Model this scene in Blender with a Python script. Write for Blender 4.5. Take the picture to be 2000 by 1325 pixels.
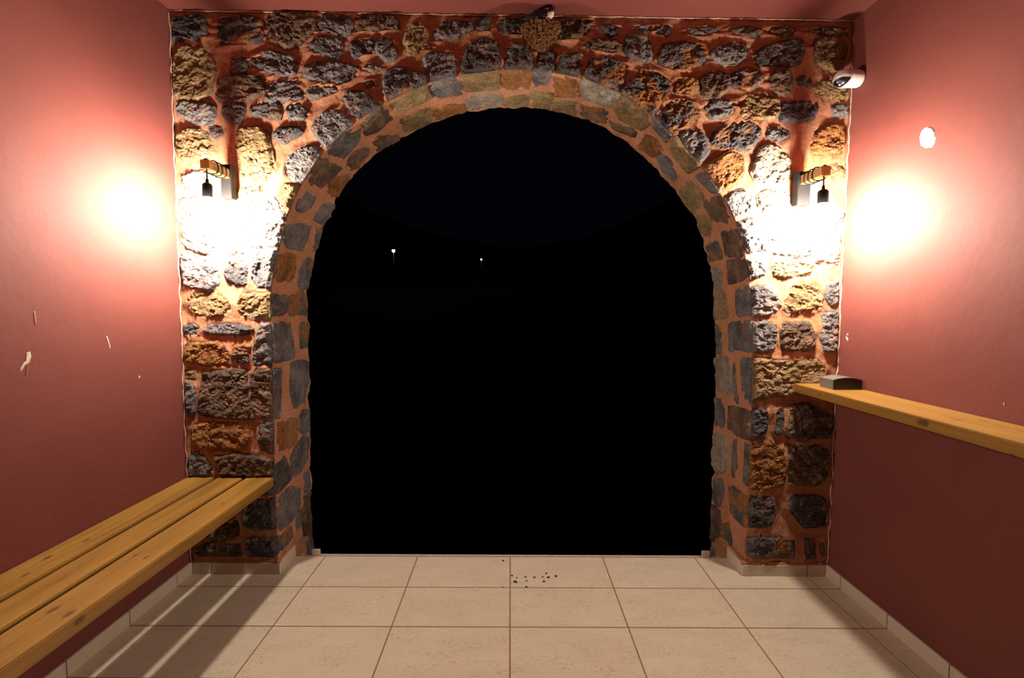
import bpy, bmesh, math, random
import numpy as np
from mathutils import Vector, Matrix, noise, geometry

for o in list(bpy.data.objects):
    bpy.data.objects.remove(o)
scene = bpy.context.scene
COL = scene.collection
R = random.Random(7)

# ------------------------------------------------------------------ camera
FPX, PITCH, YAW, ROLL, CAMH, CAMD = 923.88, 0.0634, 0.0022, 0.0055, 1.2067, 2.0764
CAM = Vector((0, -CAMD, CAMH))
FWD = Vector((math.sin(YAW)*math.cos(PITCH), math.cos(YAW)*math.cos(PITCH), -math.sin(PITCH)))
_r = Vector((math.cos(YAW), -math.sin(YAW), 0)); _u = _r.cross(FWD)
RGT = _r*math.cos(ROLL) + _u*math.sin(ROLL)
UPV = -_r*math.sin(ROLL) + _u*math.cos(ROLL)
cd = bpy.data.cameras.new('camera'); cam = bpy.data.objects.new('camera', cd); COL.objects.link(cam)
cd.sensor_fit = 'HORIZONTAL'; cd.sensor_width = 36.0; cd.lens = FPX/2000*36.0
cd.clip_start = 0.02; cd.clip_end = 500
M = Matrix((RGT, UPV, -FWD)).transposed().to_4x4(); M.translation = CAM
cam.matrix_world = M
scene.camera = cam

# ------------------------------------------------------------------ world: moonless night sky
w = bpy.data.worlds.new('night_sky'); scene.world = w; w.use_nodes = True
w.node_tree.nodes['Background'].inputs[0].default_value = (0.40, 0.46, 1.0, 1)
w.node_tree.nodes['Background'].inputs[1].default_value = 0.0017
vs = scene.view_settings
vs.view_transform = 'Standard'; vs.look = 'None'; vs.gamma = 1.0; vs.use_curve_mapping = False
vs.exposure = 0.0
BULB_STRENGTH = 1400.0
BULB_COLOR = (1.0, 0.86, 0.70, 1)

# ------------------------------------------------------------------ pixel helpers
def ray(px, py):
    return (FWD + RGT*((px-1000)/FPX) - UPV*((py-662.5)/FPX))
def at_y(px, py, Y=0.0):
    d = ray(px, py); return CAM + d*((Y+CAMD)/d.y)
def at_x(px, py, X):
    d = ray(px, py); return CAM + d*(X/d.x)
def at_z(px, py, Z=0.0):
    d = ray(px, py); return CAM + d*((Z-CAMH)/d.z)

XL, XR = -1.4483, 1.4455
def ztop(x): return 2.458 + (x-XL)/(XR-XL)*(2.436-2.458)
YB = -4.2          # wall behind the camera
WT = 0.380          # thickness of the stone wall

# ------------------------------------------------------------------ object helpers
def link(name, me, mat=None, parent=None, loc=None):
    o = bpy.data.objects.new(name, me); COL.objects.link(o)
    if mat is not None and me is not None: me.materials.append(mat)
    if parent is not None: o.parent = parent
    if loc is not None: o.location = loc
    return o
def tag(o, label=None, cat=None, group=None, kind=None):
    if label: o['label'] = label
    if cat: o['category'] = cat
    if group: o['group'] = group
    if kind: o['kind'] = kind
    return o
def mesh(name, v, f, smooth=False):
    me = bpy.data.meshes.new(name); me.from_pydata([tuple(p) for p in v], [], [tuple(q) for q in f]); me.update()
    if smooth: me.polygons.foreach_set('use_smooth', [True]*len(me.polygons))
    return me
def bm_mesh(name, bm, smooth=False):
    me = bpy.data.meshes.new(name); bmesh.ops.recalc_face_normals(bm, faces=bm.faces); bm.to_mesh(me); bm.free()
    if smooth: me.polygons.foreach_set('use_smooth', [True]*len(me.polygons))
    return me
def box_mesh(name, a, b, bevel=0.0, seg=2):
    bm = bmesh.new(); bmesh.ops.create_cube(bm, size=1)
    a, b = Vector(a), Vector(b); c = (a+b)/2; s = b-a
    for v in bm.verts: v.co = Vector((v.co.x*s.x, v.co.y*s.y, v.co.z*s.z)) + c
    if bevel: bmesh.ops.bevel(bm, geom=list(bm.edges), offset=bevel, segments=seg, affect='EDGES', clamp_overlap=True)
    return bm_mesh(name, bm)
def tube_mesh(name, pts, rad, n=8, cap=True):
    pts = [Vector(p) for p in pts]; v = []; f = []
    t0 = (pts[1]-pts[0]).normalized(); nrm = t0.orthogonal().normalized()
    for i, p in enumerate(pts):
        t = (pts[min(i+1, len(pts)-1)]-pts[max(i-1, 0)]).normalized()
        nrm = (nrm - t*nrm.dot(t)).normalized(); b = t.cross(nrm)
        r = rad[i] if isinstance(rad, (list, tuple)) else rad
        for k in range(n):
            a = 2*math.pi*k/n; v.append(p + (nrm*math.cos(a)+b*math.sin(a))*r)
    for i in range(len(pts)-1):
        for k in range(n):
            f.append((i*n+k, i*n+(k+1) % n, (i+1)*n+(k+1) % n, (i+1)*n+k))
    if cap:
        f.append(tuple(reversed(range(n)))); f.append(tuple(range((len(pts)-1)*n, len(pts)*n)))
    return mesh(name, v, f, True)
def lathe_mesh(name, prof, n=24, axis='Z', smooth=True):
    """prof: (radius, height) list"""
    v = []; f = []
    for r, h in prof:
        for k in range(n):
            a = 2*math.pi*k/n; x, y = r*math.cos(a), r*math.sin(a)
            v.append((x, y, h) if axis == 'Z' else (h, x, y))
    for i in range(len(prof)-1):
        for k in range(n):
            f.append((i*n+k, i*n+(k+1) % n, (i+1)*n+(k+1) % n, (i+1)*n+k))
    f.append(tuple(reversed(range(n)))); f.append(tuple(range((len(prof)-1)*n, len(prof)*n)))
    return mesh(name, v, f, smooth)

# ------------------------------------------------------------------ materials
class NT:
    def __init__(s, name, rough=0.6, spec=0.5):
        s.m = bpy.data.materials.new(name); s.m.use_nodes = True; s.t = s.m.node_tree
        s.b = s.t.nodes['Principled BSDF']; s.b.inputs['Roughness'].default_value = rough
        s.b.inputs['Specular IOR Level'].default_value = spec
    def n(s, typ, **kw):
        nd = s.t.nodes.new(typ)
        for k, v in kw.items():
            if k in nd.inputs: nd.inputs[k].default_value = v
            else: setattr(nd, k, v)
        return nd
    def l(s, a, b): s.t.links.new(a, b)
    def noise(s, vec, scale, detail=4, rough=0.55, dist=0.0):
        nd = s.n('ShaderNodeTexNoise'); nd.inputs['Scale'].default_value = scale
        nd.inputs['Detail'].default_value = detail; nd.inputs['Roughness'].default_value = rough
        nd.inputs['Distortion'].default_value = dist
        if vec is not None: s.l(vec, nd.inputs['Vector'])
        return nd.outputs['Fac']
    def ramp(s, fac, stops):
        nd = s.n('ShaderNodeValToRGB'); e = nd.color_ramp.elements
        while len(e) < len(stops): e.new(0.5)
        for q, (p, c) in zip(e, stops):
            q.position = p; q.color = (c[0], c[1], c[2], 1) if not isinstance(c, float) else (c, c, c, 1)
        s.l(fac, nd.inputs['Fac']); return nd.outputs['Color']
    def mix(s, a, b, fac, blend='MIX'):
        nd = s.n('ShaderNodeMix', data_type='RGBA', blend_type=blend)
        for sock, val in ((nd.inputs[0], fac), (nd.inputs[6], a), (nd.inputs[7], b)):
            if hasattr(val, 'is_linked') or hasattr(val, 'links'): s.l(val, sock)
            elif isinstance(val, (int, float)): sock.default_value = val
            else: sock.default_value = (val[0], val[1], val[2], 1)
        return nd.outputs[2]
    def math(s, op, a, b=None, clamp=False):
        nd = s.n('ShaderNodeMath', operation=op, use_clamp=clamp)
        for sock, val in ((nd.inputs[0], a), (nd.inputs[1], b)):
            if val is None: continue
            if hasattr(val, 'links'): s.l(val, sock)
            else: sock.default_value = val
        return nd.outputs[0]
    def bump(s, h, strength=0.5, dist=0.01):
        nd = s.n('ShaderNodeBump'); nd.inputs['Strength'].default_value = strength; nd.inputs['Distance'].default_value = dist
        s.l(h, nd.inputs['Height']); s.l(nd.outputs[0], s.b.inputs['Normal'])
    def color(s, c):
        if hasattr(c, 'links'): s.l(c, s.b.inputs['Base Color'])
        else: s.b.inputs['Base Color'].default_value = (c[0], c[1], c[2], 1)
        return s
    def coord(s, kind='Object', scale=None, rnd=False):
        o = s.n('ShaderNodeTexCoord').outputs[kind]
        if scale:
            mp = s.n('ShaderNodeMapping'); mp.inputs['Scale'].default_value = scale; s.l(o, mp.inputs[0]); o = mp.outputs[0]
        if rnd:
            oi = s.n('ShaderNodeObjectInfo'); sc = s.n('ShaderNodeVectorMath', operation='SCALE')
            cb = s.n('ShaderNodeCombineXYZ'); s.l(oi.outputs['Random'], cb.inputs[0]); s.l(oi.outputs['Random'], cb.inputs[2])
            s.l(cb.outputs[0], sc.inputs[0]); sc.inputs['Scale'].default_value = 40
            ad = s.n('ShaderNodeVectorMath', operation='ADD'); s.l(o, ad.inputs[0]); s.l(sc.outputs[0], ad.inputs[1]); o = ad.outputs[0]
        return o

def stone_mat(name, cols, cut=(0.36, 0.5, 0.64), bump=0.9):
    t = NT(name, 0.82, 0.25); c = t.coord('Object', rnd=True)
    n1 = t.noise(c, 9, 5, 0.6, 0.4)
    base = t.ramp(n1, [(cut[i], cols[i]) for i in range(3)])
    fine = t.noise(c, 70, 5, 0.65)
    base = t.mix(base, t.ramp(fine, [(0.25, 0.45), (0.5, 0.95), (0.75, 1.45)]), 1.0, 'MULTIPLY')
    # pale mineral streaks and mortar smears
    n3 = t.noise(c, 22, 6, 0.7, 1.5)
    base = t.mix(base, cols[3], t.math('MULTIPLY', t.ramp(n3, [(0.62, 0.0), (0.72, 1.0)]), 0.55))
    n4 = t.noise(c, 13, 4, 0.6, 0.8)
    base = t.mix(base, (.36,.185,.115), t.math('MULTIPLY', t.ramp(n4, [(0.54, 0.0), (0.68, 1.0)]), 0.5))
    t.color(base)
    h = t.math('ADD', t.noise(c, 55, 6, 0.7, 0.6), t.math('MULTIPLY', t.noise(c, 160, 3, 0.6), 0.35))
    t.bump(h, bump, 0.014)
    return t.m
SM = {
 'g': stone_mat('stone_grey', [(.095,.088,.095), (.17,.158,.163), (.24,.222,.215), (.40,.30,.22)]),
 'd': stone_mat('stone_dark_grey', [(.050,.045,.052), (.095,.086,.09), (.15,.135,.13), (.28,.21,.16)]),
 'r': stone_mat('stone_rust', [(.17,.075,.030), (.33,.135,.040), (.36,.19,.075), (.16,.14,.13)]),
 'm': stone_mat('stone_grey_and_rust', [(.09,.085,.095), (.14,.125,.12), (.34,.145,.045), (.30,.22,.15)], (0.40, 0.50, 0.56)),
 't': stone_mat('stone_tan', [(.20,.13,.06), (.30,.20,.095), (.35,.26,.145), (.16,.135,.11)]),
 'b': stone_mat('stone_brown', [(.085,.055,.042), (.15,.098,.070), (.21,.14,.09), (.26,.19,.14)]),
 'p': stone_mat('stone_pale', [(.22,.20,.17), (.33,.28,.22), (.40,.36,.30), (.20,.17,.15)]),
}
def mortar_mat():
    t = NT('mortar', 0.9, 0.15); c = t.coord('Object')
    base = t.ramp(t.noise(c, 7, 5, 0.6), [(0.3, (.40,.175,.098)), (0.55, (.50,.235,.140)), (0.75, (.56,.30,.195))])
    base = t.mix(base, (.42,.185,.075), t.math('MULTIPLY', t.ramp(t.noise(c, 3.2, 5, 0.65, 0.5), [(0.45, 0.0), (0.62, 1.0)]), 0.6))
    base = t.mix(base, t.ramp(t.noise(c, 90, 4, 0.7), [(0.3, 0.7), (0.7, 1.2)]), 1.0, 'MULTIPLY')
    t.color(base)
    t.bump(t.math('ADD', t.noise(c, 40, 6, 0.65), t.math('MULTIPLY', t.noise(c, 220, 3), 0.25)), 0.55, 0.01)
    return t.m
MORTAR = mortar_mat()
def paint_mat(name, lo, hi):
    t = NT(name, 0.72, 0.26); c = t.coord('Object')
    t.color(t.ramp(t.noise(c, 2.5, 4, 0.6), [(0.3, lo), (0.7, hi)]))
    t.bump(t.math('ADD', t.math('MULTIPLY', t.noise(c, 9, 3), 1.0), t.math('MULTIPLY', t.noise(c, 180, 3), 0.12)), 0.25, 0.01)
    return t.m
PAINT = paint_mat('red_wall_paint', (.165,.044,.036), (.188,.053,.043))
def tile_mat(name, tint=1.0, speck=True):
    t = NT(name, 0.40, 0.45); c = t.coord('Object', (1.0, 2.6, 1.0), rnd=True)
    base = t.ramp(t.noise(c, 5, 5, 0.6), [(0.3, (.61*tint,.52*tint,.40*tint)), (0.7, (.67*tint,.59*tint,.465*tint))])
    if speck:
        pat = t.noise(c, 8, 3, 0.5)
        sp = t.noise(c, 75, 4, 0.75, 0.6)
        k = t.math('MULTIPLY', t.ramp(sp, [(0.52, 0.0), (0.66, 1.0)]), t.ramp(pat, [(0.38, 0.1), (0.64, 0.9)]))
        base = t.mix(base, (.33,.225,.13), k)
    t.color(base); t.bump(t.noise(c, 40, 3), 0.05, 0.005)
    return t.m
TILE = tile_mat('beige_floor_tile'); SKIRT = tile_mat('beige_skirting_tile', 0.97, False)
def plain(name, col, rough=0.6, metal=0.0, spec=0.5, nscale=30, namp=0.12, bump=0.05):
    t = NT(name, rough, spec); c = t.coord('Object'); t.b.inputs['Metallic'].default_value = metal
    lo = tuple(x*(1-namp) for x in col); hi = tuple(min(1, x*(1+namp)) for x in col)
    n = t.noise(c, nscale, 4); t.color(t.ramp(n, [(0.3, lo), (0.7, hi)]))
    if bump: t.bump(n, bump, 0.004)
    return t.m
GROUT = plain('brown_grout', (.27,.15,.08), 0.9, nscale=60, namp=0.25)
def wood_mat(name, knots, dark=1.0, yel=1.0):
    """varnished pine, grain along Y, knots at the given points"""
    t = NT(name, 0.38, 0.45); c = t.coord('Object'); 
    g = t.coord('Object', (26, 1.1, 26))
    grain = t.noise(g, 1.6, 6, 0.65, 1.2)
    col = t.ramp(grain, [(0.28, (.33*dark,.145*dark*yel,.028*dark)), (0.5, (.47*dark,.230*dark*yel,.050*dark)), (0.72, (.56*dark,.300*dark*yel,.075*dark))])
    big = t.noise(t.coord('Object', (3, .8, 3)), 2.0, 3)
    col = t.mix(col, t.ramp(big, [(0.3, 0.8), (0.7, 1.15)]), 1.0, 'MULTIPLY')
    for p, r in knots:
        sb = t.n('ShaderNodeVectorMath', operation='SUBTRACT'); t.l(c, sb.inputs[0]); sb.inputs[1].default_value = p
        ml = t.n('ShaderNodeVectorMath', operation='MULTIPLY'); t.l(sb.outputs[0], ml.inputs[0]); ml.inputs[1].default_value = (1/r, 0.55/r, 1/r)
        ln = t.n('ShaderNodeVectorMath', operation='LENGTH'); t.l(ml.outputs[0], ln.inputs[0])
        dd = t.math('ADD', ln.outputs['Value'], t.math('MULTIPLY', t.math('SUBTRACT', t.noise(c, 60, 3), 0.5), 0.9))
        col = t.mix(col, (.10,.040,.012), t.ramp(dd, [(0.45, 0.8), (1.05, 0.0)]))
    t.color(col); t.bump(grain, 0.10, 0.004)
    return t.m
BLACK = plain('black_lamp_metal', (.010,.010,.0105), 0.55, spec=0.2, nscale=80)
CORD = plain('black_cord', (.004,.004,.004), 0.7, spec=0.1)
ARMWOOD = wood_mat('lamp_arm_wood', [], 0.85)
WHITEPL = plain('white_plastic', (.80,.78,.74), 0.35, namp=0.03, bump=0)
GLOSSBLK = plain('gloss_black', (.007,.007,.008), 0.3, namp=0.05, bump=0)
LENS = plain('camera_lens_glass', (.05,.07,.13), 0.05, spec=1.0, bump=0)
SILVER = plain('silver_plastic', (.20,.195,.19), 0.42, metal=0.2, namp=0.04)
CREAM = plain('cream_edge_plaster', (.50,.33,.25), 0.85, nscale=25, namp=0.3, bump=0.3)
CHIP = plain('pale_plaster', (.50,.40,.33), 0.9, nscale=90, namp=0.2, bump=0.3)
def bulb_mat():
    t = NT('bulb_glow'); e = t.b.inputs; e['Base Color'].default_value = (1, .95, .9, 1)
    e['Emission Color'].default_value = BULB_COLOR; e['Emission Strength'].default_value = BULB_STRENGTH
    return t.m
BULB = bulb_mat()

# ------------------------------------------------------------------ noise for the mortar bed
_rs = np.random.RandomState(3); _lat = _rs.rand(256, 256)
def vnoise(x, y):
    xi = np.floor(x).astype(int); yi = np.floor(y).astype(int); fx = x-xi; fy = y-yi
    fx = fx*fx*(3-2*fx); fy = fy*fy*(3-2*fy)
    g = lambda a, b: _lat[a % 256, b % 256]
    return (g(xi, yi)*(1-fx)+g(xi+1, yi)*fx)*(1-fy) + (g(xi, yi+1)*(1-fx)+g(xi+1, yi+1)*fx)*fy
def fbm(x, y, o=4):
    s = 0; a = 0.5
    for _ in range(o):
        s = s + a*(vnoise(x, y)-0.5); x = x*2.03+17.1; y = y*2.03+9.7; a *= 0.5
    return s

# ------------------------------------------------------------------ arch profile (front edge of the opening), from the photo, on the wall plane
ARCH_PX = [(541,1105),(540,1040),(534,935),(535,870),(533,800),(531,700),(528,620),(527,565),(540,500),(553,450),(560,418),(575,385),(592,350),(616,313),(637,290),
 (665,262),(697,235),(748,202),(795,180),(838,161),(880,149),(930,141),(985,136),(1040,135),(1085,141),(1143,153),(1182,167),(1227,191),(1265,219),(1305,253),
 (1340,290),(1370,322),(1396,355),(1425,403),(1446,452),(1460,502),(1467,560),(1470,620),(1471,700),(1471,800),(1466,860),(1463,930),(1462,1040),(1457,1105)]
YF = 0.0
prof = [at_y(x, y, YF) for x, y in ARCH_PX]; prof = [(p.x, p.z) for p in prof]
prof = [(prof[0][0], -0.7)] + prof + [(prof[-1][0], -0.7)]
for _ in range(2):                                   # Chaikin
    q = [prof[0]]
    for a, b in zip(prof[:-1], prof[1:]):
        q += [(a[0]*.75+b[0]*.25, a[1]*.75+b[1]*.25), (a[0]*.25+b[0]*.75, a[1]*.25+b[1]*.75)]
    prof = q + [prof[-1]]
PA = np.array(prof); seg = np.hypot(*(PA[1:]-PA[:-1]).T); SA = np.concatenate([[0], np.cumsum(seg)]); SLEN = SA[-1]
def P_at(u):
    return np.stack([np.interp(u, SA, PA[:, 0]), np.interp(u, SA, PA[:, 1])], -1)
def N_at(u):
    d = P_at(np.asarray(u)+0.03)-P_at(np.asarray(u)-0.03)
    n = np.stack([d[..., 1], -d[..., 0]], -1)        # travelling up the one side, inward is +x
    return n/np.maximum(1e-9, np.linalg.norm(n, axis=-1, keepdims=True))
def nearest_u(x, z):
    ax, az = PA[:-1, 0], PA[:-1, 1]; dx, dz = PA[1:, 0]-ax, PA[1:, 1]-az
    t = np.clip(((x-ax)*dx+(z-az)*dz)/np.maximum(1e-12, dx*dx+dz*dz), 0, 1)
    qx, qz = ax+t*dx, az+t*dz; d2 = (x-qx)**2+(z-qz)**2; i = int(np.argmin(d2))
    side = (x-qx[i])*dz[i]-(z-qz[i])*dx[i]           # >0: inside the opening
    return SA[i]+t[i]*seg[i], math.sqrt(d2[i])*(1 if side > 0 else -1), (qx[i], qz[i])
def reveal_uv(px, py):
    """photo pixel on the arch lining -> (u along the profile, w depth)"""
    prev = None
    for k in range(0, 50):
        Y = -0.02+k*0.01; p = at_y(px, py, Y); u, s, _ = nearest_u(p.x, p.z)
        if s <= 0:
            return (u, max(0.0, Y-0.01*(0 if prev is None else -s/(prev-s+1e-9))))
        prev = s; lastu = u
    return (lastu, WT)

# ------------------------------------------------------------------ stones traced from the photo: origin of an enlargement (x5) and outlines in it
FRONT = {
 (310,0): [('d',[(110,170),(340,130),(450,190),(430,330),(350,370),(120,375)]),
  ('m',[(585,170),(800,140),(985,190),(990,330),(960,400),(600,420),(575,300)]),
  ('b',[(1050,180),(1130,120),(1480,120),(1530,220),(1490,310),(1370,400),(1240,440),(1100,400),(1060,280)]),
  ('g',[(1530,150),(1680,115),(1850,140),(1870,240),(1830,330),(1700,310),(1540,280)]),
  ('t',[(115,560),(230,440),(420,470),(500,560),(540,680),(500,880),(400,950),(150,950),(130,700)]),
  ('d',[(690,560),(800,550),(840,640),(800,700),(690,700)]),
  ('g',[(870,570),(1050,490),(1280,540),(1330,620),(1300,710),(1180,730),(950,660)]),
  ('b',[(560,800),(650,740),(900,720),(990,780),(1000,900),(850,970),(700,1000),(560,960)]),
  ('g',[(1480,420),(1560,330),(1780,370),(1760,480),(1720,560),(1500,480)]),
  ('g',[(1420,640),(1560,600),(1800,600),(1920,640),(1890,760),(1780,820),(1650,790),(1480,770),(1410,720)]),
  ('g',[(1430,880),(1500,830),(1700,840),(1760,870),(1680,910),(1480,955)]),
  ('g',[(1020,890),(1110,800),(1320,780),(1390,900),(1380,970),(1200,960),(1100,990),(1040,970)]),
  ('g',[(140,1030),(250,990),(440,1010),(520,1040),(520,1150),(480,1205),(340,1180),(230,1130),(150,1100)]),
  ('d',[(620,1060),(720,1000),(820,1030),(800,1150),(730,1190),(640,1130)]),
  ('m',[(880,1060),(1000,1000),(1150,1000),(1165,1100),(1150,1150),(1050,1120),(930,1130)]),
  ('g',[(1240,1050),(1340,1000),(1430,1060),(1430,1160),(1270,1150)])],
 (310,200): [('g',[(1510,200),(1600,100),(1720,70),(1840,150),(1890,240),(1840,300),(1780,380),(1670,470),(1560,330),(1500,240)]),
  ('t',[(160,330),(260,260),(390,260),(480,360),(510,500),(400,545),(250,560),(170,480)]),
  ('d',[(490,250),(560,240),(590,290),(560,330),(510,310)]),
  ('t',[(760,260),(960,240),(1040,290),(1060,420),(1080,560),(1120,640),(1050,760),(800,720),(750,500)]),
  ('m',[(1110,300),(1180,250),(1350,240),(1400,290),(1330,320),(1220,380),(1120,350)]),
  ('g',[(1260,540),(1350,460),(1480,430),(1560,490),(1540,620),(1470,690),(1440,800),(1380,760),(1270,720),(1200,690)]),
  ('t',[(1190,820),(1260,800),(1370,850),(1370,920),(1310,980),(1260,1080),(1180,1000),(1150,900)]),
  ('p',[(220,720),(330,680),(460,690),(540,760),(520,860),(400,880),(250,850)]),
  ('g',[(180,930),(420,920),(560,1000),(540,1190),(200,1200)]),
  ('t',[(620,960),(900,800),(980,830),(960,1050),(860,1140),(640,1150)]),
  ('g',[(1000,900),(1130,900),(1180,1040),(1240,1130),(1215,1150),(910,1150),(960,1060)])],
 (310,420): [('g',[(215,350),(440,430),(540,480),(560,660),(500,735),(250,690),(200,420)]),
  ('d',[(690,430),(850,410),(860,560),(860,680),(800,685),(660,640),(640,560)]),
  ('g',[(930,350),(1160,350),(1140,520),(1110,640),(1070,710),(940,690),(890,600)]),
  ('g',[(210,130),(520,150),(550,300),(430,390),(230,310)]),
  ('p',[(620,100),(830,90),(840,360),(650,390)]),
  ('g',[(880,130),(1000,80),(1220,80),(1180,220),(1150,310),(900,310)]),
  ('t',[(260,850),(330,760),(450,770),(640,820),(700,900),(600,990),(480,985),(360,970)]),
  ('t',[(750,880),(800,780),(1080,770),(1080,900),(1060,1000),(900,1000),(770,970)]),
  ('g',[(225,1090),(330,1070),(400,1130),(300,1180),(225,1150)]),
  ('g',[(430,1130),(500,1080),(650,1060),(900,1110),(870,1150),(740,1180),(560,1170),(450,1160)])],
 (310,640): [('r',[(245,190),(330,145),(550,150),(640,210),(690,290),(670,350),(450,370),(250,320)]),
  ('m',[(710,190),(840,160),(880,200),(870,340),(760,340),(710,280)]),
  ('g',[(975,-20),(1105,-25),(1112,200),(1105,370),(920,375),(910,250),(940,130)]),
  ('b',[(400,450),(620,420),(720,400),(850,440),(860,700),(920,885),(800,890),(560,870),(380,840),(400,650)]),
  ('b',[(890,450),(1080,410),(1105,500),(1110,700),(1105,850),(965,885),(895,780)]),
  ('g',[(245,520),(320,540),(350,680),(330,860),(280,880),(255,700)]),
  ('r',[(320,970),(500,930),(740,950),(860,970),(870,1080),(840,1190),(560,1190),(400,1180),(330,1060)]),
  ('d',[(975,970),(1110,945),(1140,1060),(1130,1230),(990,1190),(965,1080)]),
  ('t',[(235,420),(330,440),(340,500),(245,505)])],
 (310,880): [('g',[(285,60),(370,30),(450,80),(510,160),(520,250),(290,255)]),
  ('b',[(540,70),(700,45),(1000,70),(1120,110),(1125,240),(850,250),(590,250)]),
  ('d',[(820,600),(900,520),(1120,480),(1140,620),(1130,760),(950,780),(820,740)]),
  ('b',[(450,860),(600,740),(760,700),(780,840),(620,890)]),
  ('d',[(840,870),(1110,880),(1150,1040),(860,1040)]),
  ('b',[(350,960),(520,910),(790,930),(810,1040),(360,1040)]),
  ('b',[(290,300),(500,290),(520,480),(300,520)]), ('d',[(560,300),(1100,290),(1110,430),(780,480),(560,500)]),
  ('g',[(310,560),(700,530),(740,660),(420,740),(320,720)])],
 (680,0): [('b',[(60,170),(130,120),(430,140),(480,200),(470,280),(330,285),(100,280)]),
  ('g',[(20,420),(90,370),(230,380),(250,460),(200,520),(50,530)]),
  ('g',[(270,420),(330,360),(440,390),(460,500),(440,560),(360,570),(280,500)]),
  ('t',[(540,390),(590,280),(640,210),(740,240),(770,330),(720,430),(660,510),(580,470)]),
  ('g',[(840,290),(950,200),(1190,200),(1210,280),(1040,350),(890,380)]),
  ('g',[(1250,180),(1370,160),(1380,250),(1340,310),(1260,270)]),
  ('d',[(1480,230),(1540,170),(1700,180),(1730,250),(1720,320),(1560,330),(1490,290)]),
  ('g',[(740,560),(820,500),(1010,510),(1040,580),(1010,720),(820,780),(790,690),(760,620)]),
  ('d',[(1150,500),(1210,410),(1330,380),(1440,420),(1480,560),(1450,670),(1290,690),(1120,710),(1120,620)]),
  ('d',[(1580,450),(1640,420),(1760,440),(1790,560),(1785,665),(1540,665),(1545,540)]),
  ('p',[(130,650),(230,610),(330,640),(240,690),(140,680)]),
  ('m',[(340,780),(380,690),(480,650),(620,680),(740,720),(750,810),(600,910),(480,960),(370,990)]),
  ('d',[(-50,960),(0,890),(150,895),(210,960),(280,1040),(220,1110),(140,1175),(30,1090)]),
  ('b',[(160,780),(230,770),(240,840),(170,860)]),
  ('g',[(760,430),(830,400),(820,460),(770,480)])],
 (1040,0): [('b',[(280,230),(330,180),(560,180),(590,230),(500,320),(380,370),(260,380)]),
  ('d',[(690,250),(740,230),(850,250),(840,300),(770,330),(710,290)]),
  ('b',[(500,430),(620,370),(820,380),(870,440),(850,490),(740,500),(600,470)]),
  ('g',[(910,400),(960,330),(1080,340),(1150,440),(1170,580),(1050,580),(960,550),(915,480)]),
  ('g',[(1010,240),(1120,230),(1180,280),(1120,310),(1030,290)]),
  ('d',[(1200,250),(1320,220),(1360,290),(1300,330),(1220,320)]),
  ('m',[(1240,560),(1300,430),(1480,410),(1640,430),(1690,560),(1640,620),(1480,660),(1330,660),(1250,620)]),
  ('g',[(1490,300),(1640,260),(1790,250),(1800,290),(1730,340),(1560,330)]),
  ('d',[(70,500),(220,480),(230,600),(200,680),(90,670),(60,590)]),
  ('d',[(290,600),(330,510),(460,520),(470,620),(430,740),(250,710)]),
  ('m',[(540,700),(590,570),(740,560),(920,620),(930,700),(850,880),(740,830),(550,760)]),
  ('m',[(880,880),(980,800),(1070,680),(1230,690),(1330,770),(1340,850),(1230,1010),(1180,1100),(1050,1060),(960,990)]),
  ('r',[(1410,800),(1500,740),(1620,770),(1630,860),(1560,900),(1420,890)]),
  ('b',[(1650,760),(1800,690),(1930,730),(1930,860),(1800,950),(1690,920)]),
  ('m',[(1300,1040),(1400,970),(1560,980),(1630,1050),(1610,1160),(1500,1240),(1390,1300),(1320,1230),(1240,1140)]),
  ('g',[(1680,1030),(1790,970),(1950,975),(1965,1080),(1900,1140),(1750,1140)])],
 (1300,0): [('g',[(450,510),(560,440),(720,400),(790,430),(780,560),(720,600),(540,600),(480,560)]),
  ('b',[(640,280),(760,240),(900,260),(960,300),(880,350),(720,330)]),
  ('b',[(1040,260),(1200,250),(1300,300),(1200,330),(1060,330)]),
  ('d',[(910,510),(1010,440),(1190,390),(1340,380),(1350,500),(1310,610),(1150,620),(960,635),(915,590)]),
  ('t',[(1480,420),(1560,360),(1700,360),(1780,420),(1770,600),(1720,690),(1500,640),(1470,500)]),
  ('b',[(1420,290),(1560,255),(1750,265),(1790,330),(1600,330)]),
  ('m',[(660,720),(780,670),(900,690),(960,760),(900,840),(780,880),(670,810)]),
  ('b',[(1040,730),(1120,660),(1220,700),(1240,800),(1220,900),(1090,900),(1040,820)]),
  ('d',[(1310,760),(1380,740),(1450,780),(1420,830),(1330,800)]),
  ('t',[(1440,860),(1560,780),(1780,800),(1800,900),(1740,960),(1560,950)]),
  ('t',[(740,1030),(800,950),(950,930),(1100,960),(1120,1060),(1060,1150),(900,1150),(760,1140)]),
  ('d',[(1130,1080),(1160,1000),(1400,990),(1500,1040),(1470,1120),(1330,1180),(1160,1170)]),
  ('g',[(1640,1050),(1720,1020),(1790,1030),(1780,1120),(1660,1110)])],
 (1280,200): [('m',[(570,380),(610,270),(760,200),(950,190),(1030,230),(1030,320),(960,420),(880,440),(640,430)]),
  ('g',[(1120,330),(1150,250),(1260,260),(1330,300),(1300,350),(1180,370)]),
  ('r',[(1530,430),(1580,310),(1680,210),(1840,220),(1860,350),(1840,480),(1640,490),(1540,480)]),
  ('g',[(280,340),(350,260),(460,290),(540,420),(500,530),(430,560),(380,480),(320,400)]),
  ('r',[(510,610),(620,560),(730,460),(860,530),(870,680),(780,790),(650,830),(590,750),(530,680)]),
  ('p',[(980,590),(1010,480),(1100,410),(1230,440),(1330,560),(1335,720),(1250,790),(1110,810),(1000,760),(965,660)]),
  ('g',[(700,960),(760,880),(900,860),(980,960),(940,1060),(850,1110),(780,1140),(730,1060)]),
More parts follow.
